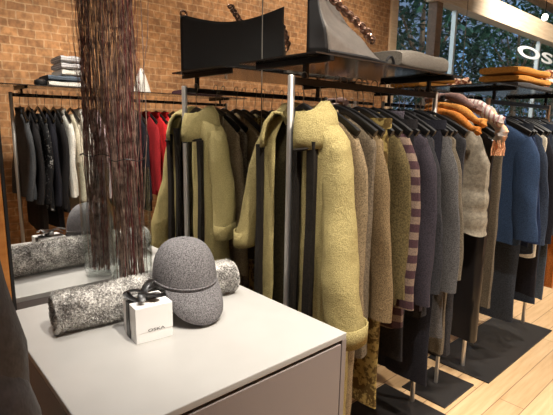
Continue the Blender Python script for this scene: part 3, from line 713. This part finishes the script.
# ------------------------------------------------------------------ things on the shelves
def tote():
    z0 = SZ+.003; A = (1.138, 1.125); B = (1.535, 1.40)
    t = thing('tote_bag', 'large slouchy grey leather tote bag with a chunky chain strap on the near shelf', 'bag', (1.33, 1.22, z0))
    ux, uy = B[0]-A[0], B[1]-A[1]; L = sqrt(ux*ux+uy*uy); ux /= L; uy /= L; nx, ny = uy, -ux     # n: towards the room
    top = lambda s: .255+.055*s-.05*sin(pi*s)
    def dep(s, q):         # how far the front bulges from the back panel
        base = .075+.165*min(1, s/.62)**.9*(1 if s < .8 else max(.0, 1-((s-.8)/.2)**2)**.5*.45+.55)
        return .012+base*(1-q)**(1.15)*(1-.12*q)
    def front(s, q):
        d = dep(s, q); w = .007*sin(8*s+6*q)*sin(pi*q)+.009*sin(pi*q)*sin(5*s-7*q+1)
        sh = .05*(1-q)**1.5*s                     # the slouch leans along the shelf
        x = A[0]+ux*L*s+nx*(d+w)+ux*sh; y = A[1]+uy*L*s+ny*(d+w)+uy*sh
        return (x, max(y, 1.078), z0+.003+top(s)*q)
    m = MB(); m.loft([[front(i/32, j/20) for i in range(33)] for j in range(21)], False, False, closed=False); m.build('front_face', M['leather'], t, solid=.003)
    m = MB(); m.loft([[(A[0]+ux*L*i/32-nx*.004, A[1]+uy*L*i/32-ny*.004, z0+.003+top(i/32)*j/14) for i in range(33)] for j in range(15)], False, False, closed=False); m.build('back_face', M['blackleather'], t, solid=.004)
    for s, nm in ((0, 'side_gusset'), (1, 'side_gusset')):
        m = MB(); rows = []
        for j in range(15):
            p = front(s, j/14); b = (A[0]+ux*L*s-nx*.004, A[1]+uy*L*s-ny*.004, p[2]); rows.append([tuple(b[c]+(p[c]-b[c])*k/6 for c in range(3)) for k in range(7)])
        m.loft(rows, False, False, closed=False); m.build(nm, M['blackleather'], t, solid=.004)
    m = MB(); m.tube([tuple(v+(0, 0, .004)[c] for c, v in enumerate(front(i/32, 0))) for i in range(33)], .0075, 8); m.build('bottom_piping', M['blackleather'], t)
    m = MB(); m.loft([[front(i/32, 0) for i in range(33)], [(A[0]+ux*L*i/32, A[1]+uy*L*i/32, z0+.003) for i in range(33)]], False, False, closed=False); m.build('bag_bottom', M['blackleather'], t, solid=.003)
    C = [(1.30, 1.30, 2.03), (1.357, 1.26, 2.01), (1.412, 1.25, 1.97), (1.486, 1.245, 1.937), (1.566, 1.24, 1.899), (1.630, 1.25, 1.868), (1.668, 1.26, 1.868), (1.672, 1.29, 1.905), (1.623, 1.32, 1.951), (1.56, 1.35, 1.998), (1.53, 1.38, 2.04)]
    pts = []
    for i in range(len(C)-1):
        n = max(2, int(sqrt(sum((C[i+1][c]-C[i][c])**2 for c in range(3)))/.0165))
        pts += [tuple(C[i][c]+(C[i+1][c]-C[i][c])*k/n for c in range(3)) for k in range(n)]
    m = MB()
    for k in range(len(pts)-1):
        p = pts[k]; d = [pts[k+1][c]-p[c] for c in range(3)]; l = sqrt(sum(v*v for v in d)) or 1; d = [v/l for v in d]
        e = (-d[1], d[0], 0); l = sqrt(e[0]**2+e[1]**2) or 1; e = (e[0]/l, e[1]/l, 0); g = (d[1]*e[2]-d[2]*e[1], d[2]*e[0]-d[0]*e[2], d[0]*e[1]-d[1]*e[0])
        if k % 2: e, g = g, e
        ring = []
        for j in range(13):
            a = 2*pi*j/12; ring.append(tuple(p[c]+d[c]*.016*cos(a)+e[c]*.013*sin(a) for c in range(3)))
        m.tube(ring, .0050, 6)
    m.build('chain_strap', M['chain'], t)
    m = MB(); m.tube([(A[0]+.012+.016*cos(2*pi*j/14), A[1]+.008, z0+.262+.012*sin(2*pi*j/14)) for j in range(15)], .005, 6); m.build('corner_loop', M['chain'], t)
    m = MB(); m.tube([(1.665+.03*cos(pi*k/10), 1.16, z0+.004+.045*sin(pi*k/10)) for k in range(11)], .006, 8); m.build('strap_end', M['blackleather'], t)
tote()

def folded(name, label, cat, x0, x1, y0, y1, z, h, mat, folds=2, group=None, tilt=0, seed=1, edge=1):
    """a folded textile: layers joined by a rounded fold on one side"""
    t = thing(name, label, cat, ((x0+x1)/2, (y0+y1)/2, z), group); rnd = random.Random(seed)
    for L in range(folds):
        hh = h/folds; zb = z+L*hh; m = MB(); rows = []; n = 28
        dx = rnd.uniform(-.012, .012)
        for i in range(21):
            s = i/20; x = x0+dx+(x1-x0)*s; row = []
            e = (1-abs(2*s-1)**6)**.5 if 0 < i < 20 else .35
            for j in range(n):
                a = 2*pi*j/n; u, v = sup(a, (y1-y0)/2*(.97+.03*e), hh*.53*(.6+.4*e), .45)
                row.append((x, (y0+y1)/2+u, zb+hh*.5+v+(tilt*s*(1 if L else .4))+.003*sin(s*9+a*2+L)*(1 if v > 0 else 0)))
            rows.append(row)
        m.loft(rows); m.build('folded_layer', mat, t)
    return t
zt = SZ+.0035
folded('folded_sweater', 'plump grey wool sweater folded on the end of the near shelf', 'sweater', 1.70, 2.09, 1.12, 1.40, zt, .088, fab('warm_grey_wool', (112, 106, 98), .7, scale=200), 1, None, 0, 4)
mus = fab('mustard_wool', (184, 128, 58), .75, scale=120)
folded('grey_throw', 'flat grey throw folded under the orange throws on the far shelf', 'throw', 2.84, 3.42, 1.09, 1.36, zt, .035, F['grey'], 1, 'throws on the far shelf', 0, 5)
folded('orange_throw', 'lower orange wool throw on the far shelf, resting on the grey one', 'throw', 2.86, 3.40, 1.10, 1.34, zt+.036, .042, mus, 1, 'throws on the far shelf', 0, 6)
folded('orange_throw', 'upper orange wool throw, topmost on the far shelf', 'throw', 2.85, 3.39, 1.10, 1.33, zt+.080, .045, mus, 1, 'throws on the far shelf', .02, 7)
sc = thing('knotted_scarf', 'rust and cream printed scarf bunched at the far end of the far shelf', 'scarf', (3.46, 1.25, zt))
pm = cloth('rust_cream_print', srgb(120, 60, 40), srgb(222, 190, 160), 26, .42, .58, .9)
for k in range(7):
    m = MB(); r0 = random.Random(k); c = (3.50+.03*k*.9-.02, 1.22+.02*(k % 3)); m.tube([(c[0]+.07*cos(a*.5+k), c[1]+.07*sin(a*.5+k), zt+.022+k*.019+.014*sin(a+k)) for a in range(13)], [.018+.006*sin(j) for j in range(13)], 8, True, .8); m.build('scarf_fold', pm, sc)

# sweaters on the brick-wall rack shelf
zb = 1.749
st_w = stripes('grey_white_stripe', srgb(206, 204, 206), srgb(150, 148, 154), .016, .6)
for i, (a, b, h, mt, lb) in enumerate(((.985, 1.24, .04, F['white'], 'white sweater at the bottom of the stack on the brick wall rack'),
     (1.0, 1.235, .04, F['bluegrey'], 'grey sweater second up in the stack on the brick wall rack'),
     (1.075, 1.235, .045, F['white'], 'white sweater above the grey one in the stack'),
     (1.075, 1.235, .045, st_w, 'thin striped sweater near the top of the stack'),
     (1.08, 1.23, .05, st_w, 'striped sweater topping the stack on the brick wall rack'))):
    folded('folded_knit', lb, 'sweater', a, b, RB-.13, RB+.13, zb+[0, .041, .082, .128, .174][i], h, mt, 1, 'sweaters stacked on the brick wall rack', 0, i+20)
m = MB(); m.lathe([(.035, zb), (.045, zb+.02), (.04, zb+.04), (.02, zb+.05)], .955, RB+.06, 16); tag(m.build('rolled_belt', M['blackleather'], loc=(.955, RB+.06, zb)), 'black rolled belt lying beside the sweater stack', 'belt')
m = MB(); m.lathe([(.075, zb), (.06, zb+.06), (.035, zb+.14), (.008, zb+.20)], 1.755, RB, 20); tag(m.build('white_cone_hat', F['white'], loc=(1.755, RB, zb)), 'white cone shaped knit hat on the brick wall rack shelf', 'hat')
folded('folded_wrap', 'dark plum wrap folded on the brick wall rack shelf past the cone hat', 'wrap', 2.10, 2.5, RB-.12, RB+.12, zb, .05, fab('plum_wool', (70, 44, 50), .7), 1, None, 0, 40)

# scarves draped on the slim stand's hangers
def drape(name, label, x, mat, w, y0, z0, y1, z1, tail, T=.022, fringe=None):
    t = thing(name, label, 'scarf', (x, (y0+y1)/2, z1-tail), 'scarves on the slim stand'); m = MB(); pts = []
    for k in range(13):
        q = k/12; pts.append((x+.012*sin(q*4), y0+(y1-y0)*q, z0+(z1-z0)*q+.035*sin(pi*q)))
    for k in range(1, 7):
        q = k/6; pts.append((x-.004*q, y1-.02*q+.02*sin(pi*q)*-1, z1-tail*q))
    m.tube(pts, [w*(.8+.2*sin(i*.9)) for i in range(len(pts))], 12, True, T/w, up=(0, 1, 1)); m.build('scarf_cloth', mat, t)
    if fringe:
        m = MB(); p = pts[-1]; rr = random.Random(2)
        for k in range(34):
            xx = p[0]+rr.uniform(-w, w); yy = p[1]+rr.uniform(-.02, .02); m.tube([(xx, yy, p[2]+.01), (xx+rr.uniform(-.01, .01), yy+rr.uniform(-.01, .01), p[2]-.03), (xx+rr.uniform(-.016, .016), yy+rr.uniform(-.01, .01), p[2]-.065)], .0022, 5)
        m.build('fringe', fringe, t)
drape('mauve_scarf', 'mauve brown scarf draped highest over the slim stand', 2.17, fab('mauve_brown', (118, 92, 86), .7), .026, 1.28, 1.64, 1.03, 1.60, .02)
drape('mustard_scarf', 'mustard scarf draped across the quilted vest shoulder', 2.145, fab('mustard_scarf', (190, 128, 64), .75), .025, 1.26, 1.60, .99, 1.535, .02)
drape('amber_scarf', 'deeper amber scarf lying just under the mustard one', 2.12, fab('amber_scarf', (170, 104, 44), .75), .022, 1.25, 1.575, 1.00, 1.50, .02)
drape('striped_scarf', 'white and pink striped scarf behind the mustard scarf', 2.26, stripes('pink_white_scarf', srgb(206, 196, 188), srgb(164, 126, 126), .022, .6, 'Y'), .034, 1.22, 1.625, .965, 1.55, .03)
drape('peach_scarf', 'peach and grey fringed scarf hanging in front of the far rack post', 2.30, cloth('peach_grey', srgb(150, 142, 136), srgb(236, 176, 136), 16, .42, .56, .9), .036, 1.12, 1.60, .965, 1.525, .09, .026, fab('peach_fringe', (238, 176, 136), .8))

# ------------------------------------------------------------------ dark coat at the near left, hung on a stand outside the frame
cs = thing('coat_stand', 'slim black stand carrying the dark padded coat beside the table', 'coat stand', (-.112, .83, 0))
m = MB(); m.lathe([(.16, 0), (.16, .012), (.02, .018)], -.112, .83, 24); m.build('base', M['blackmetal'], cs)
m = MB(); m.tube([(-.112, .83, .015), (-.112, .83, 1.54), (-.112, .80, 1.565), (-.112, .65, 1.565), (-.112, .63, 1.545), (-.112, .635, 1.50)], .010, 12); m.build('pole', M['blackmetal'], cs)
dc = thing('dark_coat', 'dark grey padded coat with a tan belt at the near left corner of the table', 'coat', (-.112, .64, .25))
def darkcoat():
    cx, cy = -.112, .64; m = MB(); rings = []
    for z, w, tt in ((1.47, .08, .05), (1.44, .13, .065), (1.41, .18, .08), (1.37, .21, .09), (1.30, .228, .10), (1.22, .238, .105), (1.1, .236, .11), (.95, .240, .115), (.8, .258, .12), (.6, .262, .12), (.42, .265, .12), (.25, .26, .12)):
        ring = []
        for j in range(40):
            a = 2*pi*j/40; u, v = sup(a, w, tt, .8)
            k = 1+.02*sin(5*a+z*9)+.018*sin(z*38)
            ring.append((cx+u*k, cy+v*k, z))
        rings.append(ring)
    m.loft(rings); m.build('coat_body', F['puff'], dc)
    for s in (-1, 1):
        m = MB(); m.tube([(cx+s*(.13+.05*min(1, 2*q)), cy-.03-.03*q, 1.37-.6*q) for q in [k/12 for k in range(13)]], [(.06+.012*sin(k*1.7)) for k in range(13)], 16); m.build('sleeve', F['puff'], dc)
    m = MB(); m.loft([[(cx+.075*cos(2*pi*j/24), cy+.058*sin(2*pi*j/24), z) for j in range(24)] for z in (1.43, 1.50)], False, False); m.build('collar', F['puff'], dc, solid=.01)
    lt = plain('tan_leather', srgb(176, 124, 74), .4)
    m = MB(); m.tube([(.128, .70, 1.18), (.1235, .70, 1.15), (.124, .70, 1.118), (.128, .70, 1.10), (.137, .70, 1.088), (.144, .70, 1.06), (.146, .70, 1.02)], .0055, 10, True, .5); bt = m.build('belt', lt, dc)
    m = MB(); m.tube([(.126+.008*cos(2*pi*j/14), .695, 1.10+.008*sin(2*pi*j/14)) for j in range(15)], .0018, 6); m.build('buckle_ring', M['chrome'], bt)
darkcoat()
# pendant lamp
pl = thing('pendant_lamp', 'small glowing globe pendant hanging before the shop window', 'lamp', (7.43, .5, 3.05))
m = MB(); m.tube([(7.43, .5, 3.12), (7.43, .5, ZC)], .006, 6); m.build('cord', M['blackmetal'], pl)
m = MB(); m.lathe([(.012, 3.13), (.03, 3.12), (.04, 3.09), (.034, 3.06), (.012, 3.045)], 7.43, .5, 20); m.build('globe', plain('lit_globe', (1, 1, 1), .4, 0, .5, (1, .93, .82), 14), pl)

# ------------------------------------------------------------------ light
def spot(name, loc, to, power, ang=60, col=(1, .86, .68), r=.05, blend=.6):
    d = bpy.data.lights.new(name, 'SPOT'); d.energy = power; d.spot_size = radians(ang); d.spot_blend = blend; d.color = col; d.shadow_soft_size = r
    o = bpy.data.objects.new(name, d); COL.objects.link(o); o.location = loc
    v = [to[k]-loc[k] for k in range(3)]
    from mathutils import Vector
    o.rotation_euler = Vector(v).to_track_quat('-Z', 'Y').to_euler()
WARM = (1, .92, .80)
spot('unseen_spot', (.72, -.15, 3.6), (1.2, 1.1, 1.1), 400, 44, WARM)
spot('unseen_spot', (1.7, -.3, 3.6), (1.75, 1.1, .9), 330, 52, WARM)
spot('unseen_spot', (2.9, -.2, 3.6), (3.0, 1.0, .7), 390, 60, WARM)
spot('unseen_spot', (4.6, .2, 3.6), (4.0, .7, 0), 520, 76, WARM)
spot('unseen_spot', (.50, 1.40, 3.4), (.58, 1.0, .93), 105, 44, (1, .95, .88))
spot('unseen_spot', (.15, .1, 3.6), (.55, 1.1, .93), 95, 40, (1, .95, .88))
spot('unseen_spot', (1.2, .5, 3.6), (1.4, -.6, 1.2), 330, 70, WARM)
spot('unseen_spot', (1.0, .6, 3.4), (1.5, -1.15, 2.2), 185, 95, (1, .90, .76))
spot('unseen_spot', (4.0, .6, 3.4), (4.2, -1.15, 2.3), 215, 105, (1, .90, .76))
spot('unseen_spot', (9.8, .9, 4.3), (10.6, -1.1, 3.5), 900, 115, (1, .93, .84))  # added spot without a fitting, brightens the header beam and OS letters
for x in (.6, 3.2):
    d = bpy.data.lights.new('ceiling_fill', 'AREA'); d.shape = 'RECTANGLE'; d.size = 2.2; d.size_y = 1.4; d.energy = 13; d.color = (1, .92, .82)
    o = bpy.data.objects.new('ceiling_fill', d); COL.objects.link(o); o.location = (x, .1, ZC-.05)
w = bpy.data.worlds.new('sky'); S.world = w; w.use_nodes = True
w.node_tree.nodes['Background'].inputs[0].default_value = (.60, .70, .78, 1); w.node_tree.nodes['Background'].inputs[1].default_value = 1.9

# ------------------------------------------------------------------ camera
from mathutils import Matrix, Vector
cd = bpy.data.cameras.new('camera'); cam = bpy.data.objects.new('camera', cd); COL.objects.link(cam); S.camera = cam
f, ti, ro, ya = 451.33, .1805, .0162, .7298
cd.sensor_width = 36; cd.lens = 36*f/553; cd.clip_start = .02; cd.clip_end = 300
fw = Vector((sin(ya)*cos(ti), cos(ya)*cos(ti), -sin(ti))); rt = Vector((cos(ya), -sin(ya), 0)); up = rt.cross(fw)
r2 = rt*cos(ro)+up*sin(ro); u2 = up*cos(ro)-rt*sin(ro)
cam.matrix_world = Matrix(((r2.x, u2.x, -fw.x, 0), (r2.y, u2.y, -fw.y, 0), (r2.z, u2.z, -fw.z, 1.5), (0, 0, 0, 1)))
S.view_settings.view_transform = 'Standard'; S.view_settings.look = 'None'; S.view_settings.exposure = 0; S.view_settings.gamma = 1; S.view_settings.use_curve_mapping = False
S.cycles.max_bounces = 10; S.cycles.transparent_max_bounces = 24; S.cycles.glossy_bounces = 6; S.cycles.sample_clamp_indirect = 4; S.cycles.use_denoising = True
